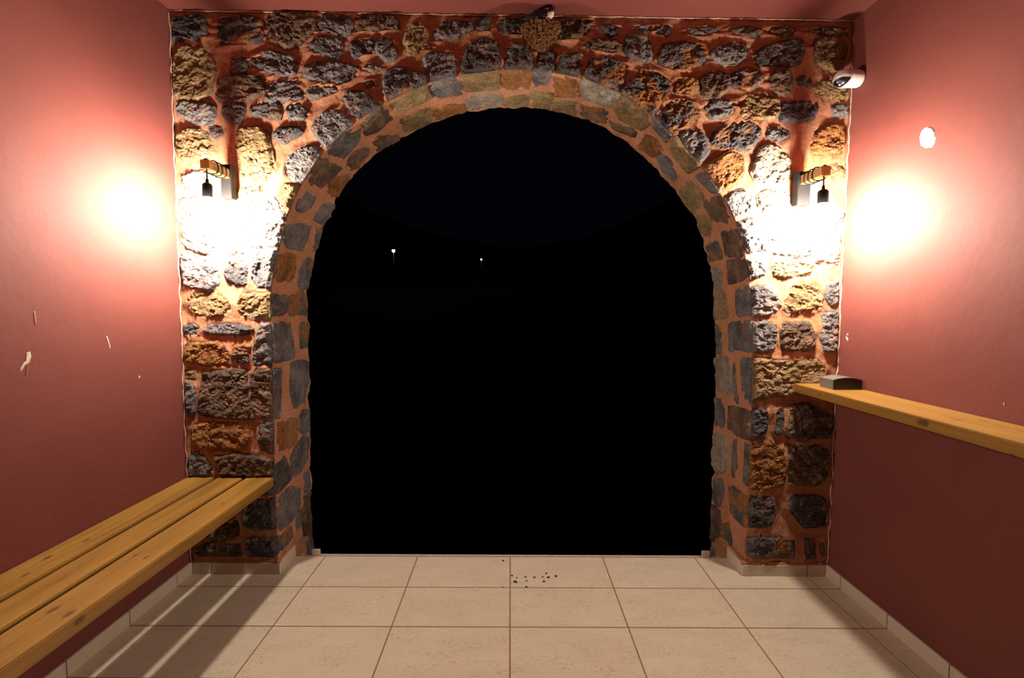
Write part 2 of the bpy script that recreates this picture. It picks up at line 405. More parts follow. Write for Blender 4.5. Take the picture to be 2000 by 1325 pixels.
  ('t',[(1700,640),(1800,610),(1860,650),(1840,740),(1720,750)]),
  ('p',[(1020,900),(1180,860),(1330,900),(1330,1120),(1120,1140),(1040,1040)]),
  ('g',[(1400,1030),(1840,1060),(1850,1180),(1420,1180)]),
  ('g',[(820,1180),(960,1120),(1080,1200),(1100,1440),(930,1450),(870,1350)])],
 (1280,420): [('g',[(900,450),(1040,440),(1090,510),(1080,580),(980,610),(920,600)]),
  ('g',[(1150,150),(1500,120),(1520,400),(1150,400)]), ('p',[(1560,120),(1820,130),(1810,470),(1560,440)]),
  ('t',[(1140,450),(1380,450),(1560,480),(1550,560),(1300,610),(1170,600)]),
  ('g',[(935,730),(1050,690),(1170,760),(1240,870),(1180,950),(1050,985),(950,980)]),
  ('t',[(1300,820),(1340,700),(1460,660),(1600,660),(1640,780),(1640,900),(1450,930),(1320,960),(1260,910)]),
  ('g',[(1690,680),(1810,650),(1800,840),(1750,880),(1690,800)]),
  ('g',[(960,1070),(1080,1040),(1190,1110),(1200,1220),(1160,1310),(1080,1340),(960,1330),(950,1200)]),
  ('b',[(1250,1060),(1500,1060),(1560,1150),(1560,1310),(1420,1320),(1250,1310)]),
  ('g',[(1650,970),(1780,960),(1810,1010),(1790,1200),(1770,1330),(1650,1330),(1640,1200)])],
 (1280,640): [('t',[(965,310),(1160,320),(1350,330),(1500,340),(1580,310),(1680,420),(1640,520),(1400,600),(1330,650),(1150,670),(970,700),(965,500)]),
  ('d',[(965,830),(1100,820),(1110,900),(1080,1070),(965,1090)]),
  ('d',[(1200,830),(1260,810),(1270,930),(1240,1040),(1180,1030)]),
  ('b',[(1330,790),(1500,760),(1560,850),(1740,860),(1740,1080),(1400,1100),(1290,1060),(1320,900)])],
 (1340,880): [('r',[(640,-40),(860,-50),(960,0),(980,200),(960,340),(760,380),(640,370)]),
  ('b',[(1005,-30),(1200,-40),(1390,0),(1390,250),(1300,340),(1010,330)]),
  ('d',[(650,470),(740,480),(830,460),(880,560),(870,650),(830,740),(640,750),(630,650)]),
  ('d',[(1030,500),(1100,460),(1310,470),(1390,520),(1390,740),(1160,760),(1130,640),(1030,590)]),
  ('m',[(620,880),(740,850),(950,880),(1080,890),(1080,1060),(620,1050)]),
  ('d',[(1170,910),(1260,890),(1280,1060),(1180,1070)]), ('g',[(1325,930),(1370,920),(1375,1050),(1325,1050)])],
}
LINING = {
 (310,200): [('g',[(1680,440),(1850,290),(1960,260),(1930,400),(1800,540),(1690,510)]),
  ('b',[(1500,640),(1580,540),(1680,600),(1780,640),(1700,720),(1600,820),(1480,780)]),
  ('r',[(1650,760),(1800,700),(1900,740),(1880,830),(1760,920),(1640,870)]),
  ('g',[(1370,950),(1430,870),(1530,930),(1500,1020),(1400,1060),(1350,1030)]),
  ('g',[(1520,1080),(1600,990),(1710,1010),(1680,1110),(1620,1180),(1520,1140)])],
 (310,420): [('g',[(1260,110),(1480,100),(1470,220),(1400,350),(1260,300),(1220,240)]),
  ('g',[(1540,140),(1610,130),(1610,200),(1560,310),(1510,340)]),
  ('r',[(1180,400),(1330,390),(1330,560),(1280,640),(1160,640),(1140,560)]),
  ('g',[(1400,440),(1510,430),(1510,540),(1470,700),(1400,710),(1350,640)]),
  ('d',[(1090,780),(1230,780),(1240,960),(1090,980)]),
  ('m',[(1270,790),(1400,760),(1450,820),(1450,980),(1270,980)])],
 (310,640): [('g',[(1118,-40),(1280,-40),(1320,150),(1320,280),(1130,330),(1118,200)]),
  ('m',[(1370,-40),(1450,-30),(1455,190),(1380,180)]), ('g',[(1120,430),(1190,420),(1195,860),(1120,860)]),
  ('g',[(1290,360),(1460,330),(1460,500),(1440,740),(1310,770),(1290,560)]),
  ('g',[(1370,830),(1470,810),(1470,1020),(1360,1030)]), ('r',[(1150,950),(1330,890),(1340,1130),(1160,1220)])],
 (310,880): [('g',[(1400,-120),(1480,-130),(1485,150),(1310,250),(1290,80),(1340,-40)]),
  ('d',[(1145,120),(1220,70),(1270,180),(1280,270),(1180,380),(1145,400)]), ('g',[(1420,240),(1485,190),(1490,400),(1420,400)]),
  ('g',[(1190,470),(1270,380),(1370,370),(1370,530),(1300,660),(1180,760),(1160,560)]),
  ('g',[(1330,620),(1390,580),(1400,720),(1330,800)]), ('b',[(1410,450),(1500,440),(1505,820),(1400,820)]),
  ('m',[(1150,860),(1280,740),(1290,860),(1170,1000)]), ('g',[(1450,900),(1505,850),(1510,990),(1450,1000)])],
 (680,0): [('b',[(255,1375),(325,1325),(475,1310),(505,1380),(400,1450),(290,1470)]), ('b',[(0,1590),(85,1460),(190,1435),(205,1500),(100,1630),(20,1660)]),
  ('b',[(150,1190),(280,1040),(390,1080),(420,1170),(300,1270),(180,1310)]),
  ('t',[(400,1020),(740,840),(770,960),(500,1100)]), ('t',[(520,1180),(640,1090),(790,1080),(800,1200),(640,1290),(540,1320)]),
  ('g',[(810,850),(1010,750),(1080,830),(1100,920),(900,950),(830,900)]), ('r',[(830,1080),(1000,1030),(1130,1050),(1130,1110),(880,1180)]),
  ('t',[(1110,740),(1450,690),(1470,870),(1130,890)]), ('p',[(1160,960),(1370,910),(1480,950),(1460,1030),(1180,1080)]),
  ('r',[(1530,690),(1780,700),(1760,860),(1560,860),(1520,780)]), ('t',[(1540,970),(1750,930),(1770,1050),(1540,1030)])],
 (1040,0): [('g',[(20,690),(170,690),(160,820),(20,830)]), ('t',[(0,900),(180,900),(180,1070),(0,1050)]),
  ('r',[(230,750),(440,780),(440,940),(210,930)]), ('t',[(210,980),(420,1000),(430,1130),(220,1080)]),
  ('p',[(480,800),(540,780),(830,905),(840,960),(740,1030),(500,950)]), ('m',[(490,1030),(720,1060),(710,1190),(560,1170),(480,1100)]),
  ('t',[(800,1020),(900,955),(1140,1095),(1160,1150),(1060,1260),(860,1150)]), ('b',[(760,1180),(1000,1270),(980,1330),(780,1260)])],
 (1280,200): [('r',[(-160,425),(-90,325),(0,375),(70,480),(-25,525)]), ('g',[(0,100),(80,120),(180,260),(90,380),(0,260)]), ('t',[(190,360),(260,320),(430,600),(310,680),(210,560),(160,470)]),
  ('g',[(30,550),(110,540),(220,680),(180,760),(60,650)]), ('g',[(400,730),(510,690),(600,830),(610,870),(540,860)]),
  ('t',[(240,870),(330,770),(470,930),(440,1030),(350,1080),(260,960)]), ('b',[(480,980),(630,920),(720,1100),(690,1170),(560,1130)]),
  ('t',[(400,1130),(500,1100),(560,1200),(540,1300),(440,1280)])],
 (1280,420): [('b',[(660,180),(790,140),(850,330),(850,400),(700,400)]), ('m',[(480,300),(620,260),(660,420),(520,460)]),
  ('b',[(710,450),(870,430),(900,600),(720,680)]), ('p',[(530,540),(640,540),(650,740),(540,740)]),
  ('g',[(800,750),(920,710),(935,970),(800,970)]), ('t',[(560,780),(700,770),(730,1000),(580,1010),(560,900)]),
  ('g',[(720,1070),(945,1040),(950,1330),(720,1320)]), ('g',[(590,1080),(640,1150),(660,1330),(590,1340)])],
 (1280,640): [('p',[(590,300),(720,310),(750,600),(720,640),(590,620)]), ('g',[(750,340),(790,350),(810,720),(770,660)]),
  ('g',[(840,320),(945,320),(955,480),(945,750),(870,680),(840,500)]), ('g',[(580,690),(650,700),(680,830),(660,950),(570,950)]),
  ('b',[(710,760),(880,820),(945,820),(940,1090),(720,1000)]), ('p',[(550,1010),(640,1050),(710,1090),(710,1300),(700,1400),(600,1420),(545,1300)]),
  ('g',[(760,1130),(800,1110),(800,1330),(790,1460),(750,1450)]), ('g',[(870,1150),(940,1160),(930,1540),(870,1480)])],
 (1340,880): [('g',[(240,250),(360,280),(360,430),(330,530),(240,440)]), ('m',[(420,340),(500,350),(590,440),(600,720),(560,720),(440,600)]),
  ('b',[(240,530),(330,580),(350,840),(240,870)]), ('m',[(350,740),(440,700),(440,900),(360,850)]), ('g',[(210,930),(280,940),(290,1010),(240,1020)])],
}

# ------------------------------------------------------------------ stone wall with the arch
BASE = 0.011                                         # mean depth of the mortar bed behind the plane Y=0
front_polys = []
for (ox, oy), lst in FRONT.items():
    for mk, pts in lst:
        q = []
        for a, b in pts:
            p = at_y(ox+a/5, oy+b/5, -0.008); x, z = p.x, p.z
            u, s, near = nearest_u(x, z)
            if s > -0.004: x, z = near[0]-N_at(u)[0]*0.004, near[1]-N_at(u)[1]*0.004
            q.append((min(max(x, XL+0.004), XR-0.004), min(max(z, 0.058), ztop(x)-0.006)))
        front_polys.append((mk, q))
lining_polys = []
for (ox, oy), lst in LINING.items():
    for mk, pts in lst:
        q = [reveal_uv(ox+a/5, oy+b/5) for a, b in pts]
        lining_polys.append((mk, [(u, min(max(v, 0.006), WT)) for u, v in q]))

def seg_dist(px, pz, polys):
    """distance to the nearest outline and an inside mask"""
    D = np.full(px.shape, 9.0); I = np.zeros(px.shape, bool)
    for _, q in polys:
        q = np.array(q); c = q.mean(0); rr = np.hypot(*(q-c).T).max()+0.12
        m = np.nonzero((abs(px-c[0]) < rr) & (abs(pz-c[1]) < rr))[0]
        if not len(m): continue
        x, z = px[m], pz[m]; ins = np.zeros(len(m), bool); dm = np.full(len(m), 9.0)
        for a, b in zip(q, np.roll(q, -1, 0)):
            d = b-a; t = np.clip(((x-a[0])*d[0]+(z-a[1])*d[1])/max(1e-12, d@d), 0, 1)
            dm = np.minimum(dm, np.hypot(x-a[0]-t*d[0], z-a[1]-t*d[1]))
            cr = ((a[1] > z) != (b[1] > z)) & (x < (b[0]-a[0])*(z-a[1])/(b[1]-a[1]+1e-15)+a[0])
            ins ^= cr
        D[m] = np.minimum(D[m], dm); I[m] |= ins
    return D, I

NU, NV = 520, 110
us = np.linspace(0, SLEN, NU); Pp = P_at(us)
zs = at_y(527, 565).z; xc = (Pp[:, 0].min()+Pp[:, 0].max())/2
outer = np.zeros_like(Pp)
for i, (x, z) in enumerate(Pp):
    if z < zs: outer[i] = (XL-0.02 if x < xc else XR+0.02, z)
    else:
        dx, dz = x-xc, z-zs; t = 1e9
        if abs(dx) > 1e-6: t = min(t, ((XR+0.02 if dx > 0 else XL-0.02)-xc)/dx)
        if dz > 1e-6: t = min(t, (2.47-zs)/dz)
        outer[i] = (xc+t*dx, zs+t*dz)
for cx in (XL-0.02, XR+0.02):
    i = int(np.argmin(np.hypot(outer[:, 0]-cx, outer[:, 1]-2.47))); outer[i] = (cx, 2.47)
s = np.linspace(0, 1, NV)**1.15
G = Pp[:, None, :]*(1-s[None, :, None]) + outer[:, None, :]*s[None, :, None]
gx, gz = G[..., 0].ravel(), G[..., 1].ravel()
D, I = seg_dist(gx, gz, front_polys)
edge = np.repeat(np.hypot(*(outer-Pp).T)[:, None], NV, 1)*s[None, :]; edge = edge.ravel()
hh = 0.012*np.exp(-D/0.020) + 0.022*fbm(gx*13, gz*13, 4) + 0.010*fbm(gx*70, gz*70, 2)
hh = np.where(I, -0.004, hh) * np.clip(edge/0.03, 0, 1)
yy = BASE - hh
verts = np.stack([gx, yy, gz], 1).tolist(); faces = []
for i in range(NU-1):
    for j in range(NV-1):
        a = i*NV+j; faces.append((a, a+1, a+NV+1, a+NV))
# lining of the arch
def wob(u, w_):
    k = np.clip((w_-0.20)/0.17, 0, 1); return (0.026*fbm(u*9+3, u*0+1.5, 3)+0.016*fbm(u*38+8, u*0+4.2, 3)-0.003)*k*k
NW = 36; ws = np.linspace(0, 1, NW)
UU, WW = np.meshgrid(us, BASE+ws*(WT-BASE), indexing='ij'); uf, wf = UU.ravel(), WW.ravel()
D2, I2 = seg_dist(uf, wf, lining_polys)
h2 = 0.005*np.exp(-D2/0.012) + 0.020*fbm(uf*14+40, wf*14, 4) + 0.006*fbm(uf*60, wf*60, 2)
h2 = np.where(I2, -0.002, h2)*np.clip((wf-BASE)/0.02, 0, 1)
h2 = h2+wob(uf, wf)
p2 = P_at(uf)+N_at(uf)*h2[:, None]
k0 = len(verts); verts += np.stack([p2[:, 0], wf, p2[:, 1]], 1).tolist()
for i in range(NU-1):
    for j in range(NW-1):
        a = k0+i*NW+j; faces.append((a, a+NW, a+NW+1, a+1))
# outer side of the wall
k1 = len(verts)
for i in range(NU):
    verts += [(p2[i*NW+NW-1][0], WT, p2[i*NW+NW-1][1]), (outer[i][0], WT, outer[i][1])]
for i in range(NU-1): faces.append((k1+2*i, k1+2*i+2, k1+2*i+3, k1+2*i+1))
wall = link('wall_far', mesh('wall_far', verts, faces, True), MORTAR)
tag(wall, 'rough stone wall with terracotta mortar and a wide round arch', 'wall', kind='structure')

def chaikin(q, n=1):
    for _ in range(n):
        o = []
        for a, b in zip(q, q[1:]+q[:1]):
            o += [(a[0]*.9+b[0]*.1, a[1]*.9+b[1]*.1), (a[0]*.1+b[0]*.9, a[1]*.1+b[1]*.9)]
        q = o
    return q
def clip_front(x, z):
    u, s_, near = nearest_u(x, z)
    if s_ > -0.003: n_ = N_at(u); x, z = near[0]-n_[0]*.003, near[1]-n_[1]*.003
    return min(max(x, XL+.002), XR-.002), min(max(z, .05), ztop(x)-.004)
def clip_lin(u, w_): return u, min(max(w_, BASE-.003), WT+.004)
def stone(mk, q, fmap, H, step, amp, seed, smooth, grow, clip):
    """one stone: irregular outline, split rough face triangulated evenly, sides running back into the mortar"""
    m = np.mean(q, 0); q2 = []
    for a, b in q:
        d = math.hypot(a-m[0], b-m[1])+1e-6; k = (d+grow)/d; q2.append((m[0]+(a-m[0])*k, m[1]+(b-m[1])*k))
    q = chaikin(q2); A = np.array(q+[q[0]]); sg = np.hypot(*(A[1:]-A[:-1]).T); S = np.concatenate([[0], np.cumsum(sg)])
    N = max(14, int(S[-1]/step)); t = np.linspace(0, S[-1], N, endpoint=False)
    rr = random.Random(seed); off = Vector((rr.uniform(-90, 90), rr.uniform(-90, 90), rr.uniform(-90, 90)))
    ox, oz = np.interp(t, S, A[:, 0]), np.interp(t, S, A[:, 1])
    for i in range(N):
        k = Vector((ox[i]*55, oz[i]*55, 1))+off; ox[i] += noise.noise(k)*.006; oz[i] += noise.noise(k+Vector((31, 0, 5)))*.006
    for i in range(N): ox[i], oz[i] = clip(ox[i], oz[i])
    c = (ox.mean(), oz.mean()); B = np.stack([ox, oz], 1)
    x0, x1, z0, z1 = ox.min(), ox.max(), oz.min(), oz.max()
    gx_, gz_ = np.meshgrid(np.arange(x0, x1, step), np.arange(z0, z1, step*.9)); gx_ = gx_.ravel(); gz_ = gz_.ravel()
    rsn = np.random.RandomState(seed); gx_ = gx_+rsn.uniform(-.38, .38, gx_.shape)*step; gz_ = gz_+rsn.uniform(-.38, .38, gz_.shape)*step
    ins = np.zeros(gx_.shape, bool); dm = np.full(gx_.shape, 9.0)
    for a, b in zip(B, np.roll(B, -1, 0)):
        d = b-a; tt = np.clip(((gx_-a[0])*d[0]+(gz_-a[1])*d[1])/max(1e-12, d@d), 0, 1)
        dm = np.minimum(dm, np.hypot(gx_-a[0]-tt*d[0], gz_-a[1]-tt*d[1]))
        ins ^= ((a[1] > gz_) != (b[1] > gz_)) & (gx_ < (b[0]-a[0])*(gz_-a[1])/(b[1]-a[1]+1e-15)+a[0])
    keep = ins & (dm > step*.45)
    co = [Vector((a, b)) for a, b in B]+[Vector((a, b)) for a, b in zip(gx_[keep], gz_[keep])]
    dist = [0.0]*N+list(dm[keep])
    vo, eo, fo, vi, ei, fi = geometry.delaunay_2d_cdt(co, [], [list(range(N))], 1, 1e-6, True)
    small = min(1.0, math.sqrt((x1-x0)*(z1-z0))/0.10)
    tx, tz = rr.uniform(-.07, .07), rr.uniform(-.07, .07); an = rr.uniform(-.7, .7); ca, sa = math.cos(an), math.sin(an)
    v = []
    for p, orig in zip(vo, vi):
        dd = dist[orig[0]] if orig else 0.0
        e = min(1, dd/.013); e = e*e*(3-2*e)
        X, Z = p.x*ca+p.y*sa, -p.x*sa+p.y*ca
        f1 = noise.fractal(Vector((X*20, Z*26, 0))+off, 0.9, 2.1, 4)
        f2 = 1-2*abs(noise.noise(Vector((X*17+f1, Z*58+f1, 3))+off))
        f3 = noise.cell(Vector((X*34+f1*1.6, Z*44+f1*1.3, 0))+off)
        h = H*small*(.30+.70*e)+(amp*small*(f1*.8+f2*.55+f3*.5)+tx*(p.x-c[0])+tz*(p.y-c[1]))*(.35+.65*e)
        v.append((p.x, p.y, h))
    nb = len(v); loop = []
    out = [fmap(*p) for p in v]
    ef = {}
    for fc in fo:
        for a, b in zip(fc, list(fc[1:])+[fc[0]]):
            k = (min(a, b), max(a, b)); ef[k] = ef.get(k, 0)+1
    faces = [tuple(fc) for fc in fo]; low = {}
    for (a, b), n_ in ef.items():
        if n_ == 1:
            for w_ in (a, b):
                if w_ not in low:
                    low[w_] = len(out); out.append(fmap(c[0]+(v[w_][0]-c[0])*1.03, c[1]+(v[w_][1]-c[1])*1.03, -0.012))
            faces.append((a, b, low[b], low[a]))
    o = Vector(fmap(c[0], c[1], 0))
    bm = bmesh.new(); bv = [bm.verts.new(Vector(p)-o) for p in out]
    for q4 in faces:
        try: bm.faces.new([bv[i] for i in q4])
        except ValueError: pass
    bmesh.ops.delete(bm, geom=[x for x in bm.verts if not x.link_faces], context='VERTS')
    return link('stone', bm_mesh('stone', bm, smooth), SM[mk], wall, o)
def fm_front(x, z, h): return (x, BASE-0.003-h, z)
def fm_lin(u, wv, h):
    p = P_at(u)+N_at(u)*(h+float(wob(np.float64(u), np.float64(wv)))); return (float(p[0]), wv, float(p[1]))
for i, (mk, q) in enumerate(front_polys):
    stone(mk, q, fm_front, R.uniform(0.008, 0.015), 0.0058, 0.0088, 100+i, False, 0.011, clip_front)
for i, (mk, q) in enumerate(lining_polys):
    stone(mk, q, fm_lin, R.uniform(0.004, 0.007), 0.010, 0.0050, 900+i, True, 0.015, clip_lin)

# ------------------------------------------------------------------ room shell
def struct(name, me, mat, label, cat, kind='structure'):
    return tag(link(name, me, mat), label, cat, kind=kind)
wl = struct('wall_left', box_mesh('wall_left', (XL-0.15, YB, -0.3), (XL, WT+0.02, 2.6)), PAINT, 'red painted plaster wall behind the slatted bench', 'wall')
wr = struct('wall_right', box_mesh('wall_right', (XR, YB, -0.3), (XR+0.15, WT+0.02, 2.6)), PAINT, 'red painted plaster wall behind the narrow shelf', 'wall')
struct('wall_near', box_mesh('wall_near', (XL, YB-0.15, -0.3), (XR, YB, 2.6)), PAINT, 'red painted plaster wall facing the stone arch', 'wall')
cz = [(XL-.15, ztop(XL-.15)), (XR+.15, ztop(XR+.15))]
v = []
for y in (YB-.15, WT+.02):
    for x, z in cz: v += [(x, y, z), (x, y, z+0.2)]
struct('ceiling', mesh('ceiling', v, [(0, 2, 6, 4), (1, 5, 7, 3), (0, 4, 5, 1), (2, 3, 7, 6), (0, 1, 3, 2), (4, 6, 7, 5)]), PAINT, 'flat red painted ceiling above the stone arch', 'ceiling')

# floor: slab, tiles, nosing
Y0, TY, X0, TX, G2 = 0.1582, 0.2552, 0.0021, 0.45, 0.0027
floor = struct('floor', box_mesh('floor', (XL-.02, YB, -0.30), (XR+.02, Y0+0.004, -0.0016)), GROUT, 'beige tiled floor with thin brown grout lines', 'floor')
xs = [XL]+[X0+TX*i for i in range(-3, 4)]+[XR]
ys = []; y = Y0
while y > YB: ys.append(y); y -= TY
ys.append(YB)
for a, b in zip(xs[:-1], xs[1:]):
    for t_, b_ in zip(ys[:-1], ys[1:]):
        o = link('floor_tile', box_mesh('floor_tile', (-(b-a)/2+G2, -(t_-b_)/2+G2, -0.008), ((b-a)/2-G2, (t_-b_)/2-G2, 0), 0.0005, 1), TILE, floor, ((a+b)/2, (t_+b_)/2, 0))
jl, jr = P_at(nearest_u(*prof[len(prof)//12])[0])[0], 0
def jamb_x(z, side):
    m = [(p[0]) for p in zip(PA[:, 0], PA[:, 1]) if abs(p[1]-z) < 0.12 and (p[0] < 0) == (side < 0)]
    return sum(m)/len(m)
JL, JR = at_y(547, 1122).x, at_y(1450, 1126).x
link('edge_strip', box_mesh('edge_strip', (JL+.02, Y0-0.001, -0.03), (JR-.02, Y0+0.016, 0.003), 0.002), CHIP, floor)
# skirting tiles
def skirt(name, label, pieces):
    e = bpy.data.objects.new(name, None); COL.objects.link(e); tag(e, label, 'baseboard', kind='structure')
    for a, b in pieces: link('skirting_tile', box_mesh('skirting_tile', a, b, 0.0015, 1), SKIRT, e)
    return e
HS = 0.056; TH = 0.011
def rowpieces(x0, x1):
    out = []; e = [0.0]+[yv for yv in ys if yv < -0.01]
    for a, b in zip(e[:-1], e[1:]):
        out.append(((x0, b+0.0015, 0), (x1, a-0.0015, HS)))
    return out
skirt('baseboard_left', 'beige skirting tiles along the red wall under the bench', rowpieces(XL, XL+TH))
skirt('baseboard_right', 'beige skirting tiles along the red wall under the shelf', rowpieces(XR-TH, XR))
a = at_y(413, 1110).x; b = at_y(1577, 1110).x
skirt('baseboard_far', 'beige skirting tiles around the foot of the stone piers', [
    ((XL+TH, -0.002, 0), (a-.0015, 0.02, HS-.004)), ((a+.0015, -0.002, 0), (JL, 0.02, HS-.004)),
    ((JR, -0.002, 0), (b-.0015, 0.02, HS-.004)), ((b+.0015, -0.002, 0), (XR-TH, 0.02, HS-.004)),
    ((JL-.035, 0.0205, 0), (JL, Y0, HS)), ((JR, 0.0205, 0), (JR+.035, Y0, HS)),
    ((at_y(609, 1076, Y0).x, Y0, -.1), (at_y(624, 1076, Y0).x, Y0+.014, 0.030)), ((at_y(1372, 1076, Y0).x, Y0, -.1), (at_y(1387, 1076, Y0).x, Y0+.014, 0.030))])
# mortar ledges above the skirting
def ledge(a, b, n=40, r=0.009):
    a, b = Vector(a), Vector(b)
    return [a.lerp(b, i/n)+Vector((0, 0, noise.noise(Vector((i*.7, a.x*9, 2)))*0.004)) for i in range(n+1)], [r*(1+.35*noise.noise(Vector((i*.5, 5, a.x*7)))) for i in range(n+1)]
for a, b in (((XL, 0.010, HS), (JL, 0.010, HS)), ((JR, 0.010, HS), (XR, 0.010, HS)), ((JL-.012, 0.0, HS+.001), (JL-.012, Y0, HS+.001)), ((JR+.012, 0.0, HS+.001), (JR+.012, Y0, HS+.001))):
    p, r = ledge(a, b); link('mortar_ledge', tube_mesh('mortar_ledge', p, r), MORTAR, wall)
# ragged cream plaster edge where the stone meets paint
def ragged(name, a, b, label, r0=0.0036, n=220):
    a, b = Vector(a), Vector(b); p = []; r = []
    for i in range(n+1):
        q = a.lerp(b, i/n); k = Vector((i*.22, a.x*3, a.z))
        q += Vector((noise.noise(k)*.007*(a.x == b.x or abs(a.x-b.x) < .05), -abs(noise.noise(k+Vector((9, 0, 0))))*.006, 0)); p.append(q)
        r.append(r0*(0.75+0.7*abs(noise.noise(k*2.3+Vector((0, 7, 0))))))
    tag(link(name, tube_mesh(name, p, r, 6), CREAM), label, 'trim', kind='structure')
ragged('trim_1', (XL+.002, 0.0, HS), (XL+.002, 0.0, ztop(XL)-.004), 'ragged cream plaster edge between stone and the wall with the bench')
ragged('trim_2', (XR-.002, 0.0, HS), (XR-.002, 0.0, ztop(XR)-.004), 'ragged cream plaster edge between stone and the wall with the shelf')
ragged('trim_3', (XL+.004, 0.004, ztop(XL)-.003), (XR-.004, 0.004, ztop(XR)-.003), 'ragged cream plaster edge between stone and the ceiling', 0.003, 300)

# chips and filled spots on the painted walls
def blot(name, c, ax, ay, nrm, outline, mat, parent, th=0.0012):
    """small raised flake on a wall: outline in metres along two wall axes"""
    n = len(outline); v = [c+ax*a+ay*b for a, b in outline]+[c+ax*a*.85+ay*b*.85+nrm*th for a, b in outline]+[c+nrm*th*1.3]
    f = [(i, (i+1) % n, n+(i+1) % n, n+i) for i in range(n)]+[(n+i, n+(i+1) % n, 2*n) for i in range(n)]
    return link(name, mesh(name, v, f), mat, parent)
EY, EZ = Vector((0, 1, 0)), Vector((0, 0, 1))
def wall_outline(pxs, X):
    ps = [at_x(a, b, X) for a, b in pxs]; c = sum(ps, Vector())/len(ps)
    return c, [((p-c).y, (p-c).z) for p in ps]
LM = [[(52,689),(59,687),(61,697),(58,708),(53,711),(46,716),(44,722),(40,728),(39,719),(45,710),(51,704)],
      [(207,657),(209,656),(213,668),(216,679),(214,681),(211,671)], [(65,609),(69,608),(71,630),(69,638),(67,630)],
      [(52,710),(54,711),(52,735),(50,735)], [(270,735),(273,734),(274,739),(271,740)]]
FAINT = plain('scuffed_paint', (.25,.10,.088), 0.8, nscale=90)
for i, q in enumerate(LM):
    c, ol = wall_outline(q, XL); blot('paint_chip', c, EY, EZ, Vector((1, 0, 0)), ol, FAINT if i in (2, 3) else CHIP, wl, 0.0010)
c, ol = wall_outline([(1796,268),(1800,256),(1806,250),(1813,247),(1822,249),(1827,257),(1828,268),(1825,280),(1820,288),(1808,289),(1799,285)], XR)
tag(blot('filler_patch', c, EY, EZ, Vector((-1, 0, 0)), ol, plain('white_filler', (.9, .88, .85), 0.5), wr, 0.003), 'white blob of filler')
for q in [[(1654,652),(1657,652),(1657,655),(1654,655)], [(1652,656),(1657,662),(1656,667),(1653,664)], [(1960,787),(1963,786),(1963,793),(1960,792)]]:
    c, ol = wall_outline(q, XR); blot('paint_chip', c, EY, EZ, Vector((-1, 0, 0)), ol, CHIP, wr, 0.0010)

# ------------------------------------------------------------------ bench
def empty(name, loc):
    e = bpy.data.objects.new(name, None); COL.objects.link(e); e.location = loc; return e
ZB = at_y(533, 933, 0).z; TB = 0.043; BEND = -3.0
bx = [at_y(p, 933, 0).x for p in (365.5, 419, 426.5, 475, 482, 533.5)]; bx[0] = max(bx[0], XL+.003)
kn = [(at_z(105, 1191, ZB), .011), (at_z(134, 1200, ZB), .012), (at_z(265, 1085, ZB), .008), (at_z(286, 1089, ZB), .007), (at_z(168, 1056, ZB), .009), (at_z(92, 1090, ZB), .011), (at_z(48, 1124, ZB), .009), (at_z(435, 984, ZB), .008)]
p = at_x(155, 1212, bx[5]); kn.append((p, .012))
WOODB = wood_mat('bench_pine', [(Vector(q), r) for q, r in kn], 0.70, 1.08)
bench = empty('bench', (0, 0, 0)); tag(bench, 'long pine bench of three planks fixed along the paint-chipped red wall', 'bench')
YE = 0.004
for i in range(3):
    link('plank', box_mesh('plank', (bx[2*i], BEND, ZB-TB), (bx[2*i+1], YE, ZB), 0.003), WOODB, bench)
for yb in (-2.2, -2.9):
    link('bearer', box_mesh('bearer', (XL, yb-.03, ZB-TB-.05), (bx[5]-.03, yb+.03, ZB-TB), 0.002), WOODB, bench)

# ------------------------------------------------------------------ shelf
ZS = at_y(1549, 749, 0).z; TS = 0.036; sx = at_y(1549, 749, 0).x
kn2 = [(at_x(1802, 826, sx), .015), (at_x(1600, 771, sx), .006), (at_z(1868, 820, ZS), .011), (at_z(1920, 822, ZS), .010), (at_x(1975, 892, sx), .009)]
WOODS = wood_mat('shelf_pine', [(Vector(q), r) for q, r in kn2], 0.70, 1.08)
shelf = empty('wall_shelf', (sx, 0, ZS)); tag(shelf, 'long narrow pine shelf board on the red wall with the white filler patch', 'shelf')
o = link('board', box_mesh('board', (sx, BEND, ZS-TS), (XR, YE, ZS), 0.0025), WOODS, shelf); o.location = (-sx, 0, -ZS)
for yb in (-2.3, -2.9):
    o = link('bracket', box_mesh('bracket', (XR-.15, yb-.012, ZS-TS-.10), (XR, yb+.012, ZS-TS), 0.002), BLACK, shelf); o.location = (-sx, 0, -ZS)

# device on the shelf
f0 = at_z(1628, 762, ZS); f1 = at_z(1683, 762, ZS); bk = at_z(1606, 757, ZS); dy = 0.085; wv = f1.x-f0.x; hv = 0.050
dev = empty('desk_clock', f0); tag(dev, 'small silver box with a curved black face on the shelf', 'device')
N = 14
arc = [(wv*i/N, hv*(0.80+0.20*math.sin(math.pi*i/N)**.8)) for i in range(N+1)]
def prism(outline, y0, y1):
    n = len(outline); v = [(a, y0, b) for a, b in outline]+[(a, y1, b) for a, b in outline]
    return v, [tuple(range(n)), tuple(reversed(range(n, 2*n)))]+[(i, n+i, n+(i+1) % n, (i+1) % n) for i in range(n)]
ol = [(0, 0)]+arc+[(wv, 0)]
v, f = prism(ol, 0.004, dy); bm = bmesh.new(); bv = [bm.verts.new(q) for q in v]; [bm.faces.new([bv[i] for i in q]) for q in f]
link('case', bm_mesh('case', bm), SILVER, dev)
v, f = prism([(.001, .001)]+[(min(max(a, .001), wv-.001), b-.0015) for a, b in arc]+[(wv-.001, .001)], 0.0, 0.006)
bm = bmesh.new(); bv = [bm.verts.new(q) for q in v]; [bm.faces.new([bv[i] for i in q]) for q in f]
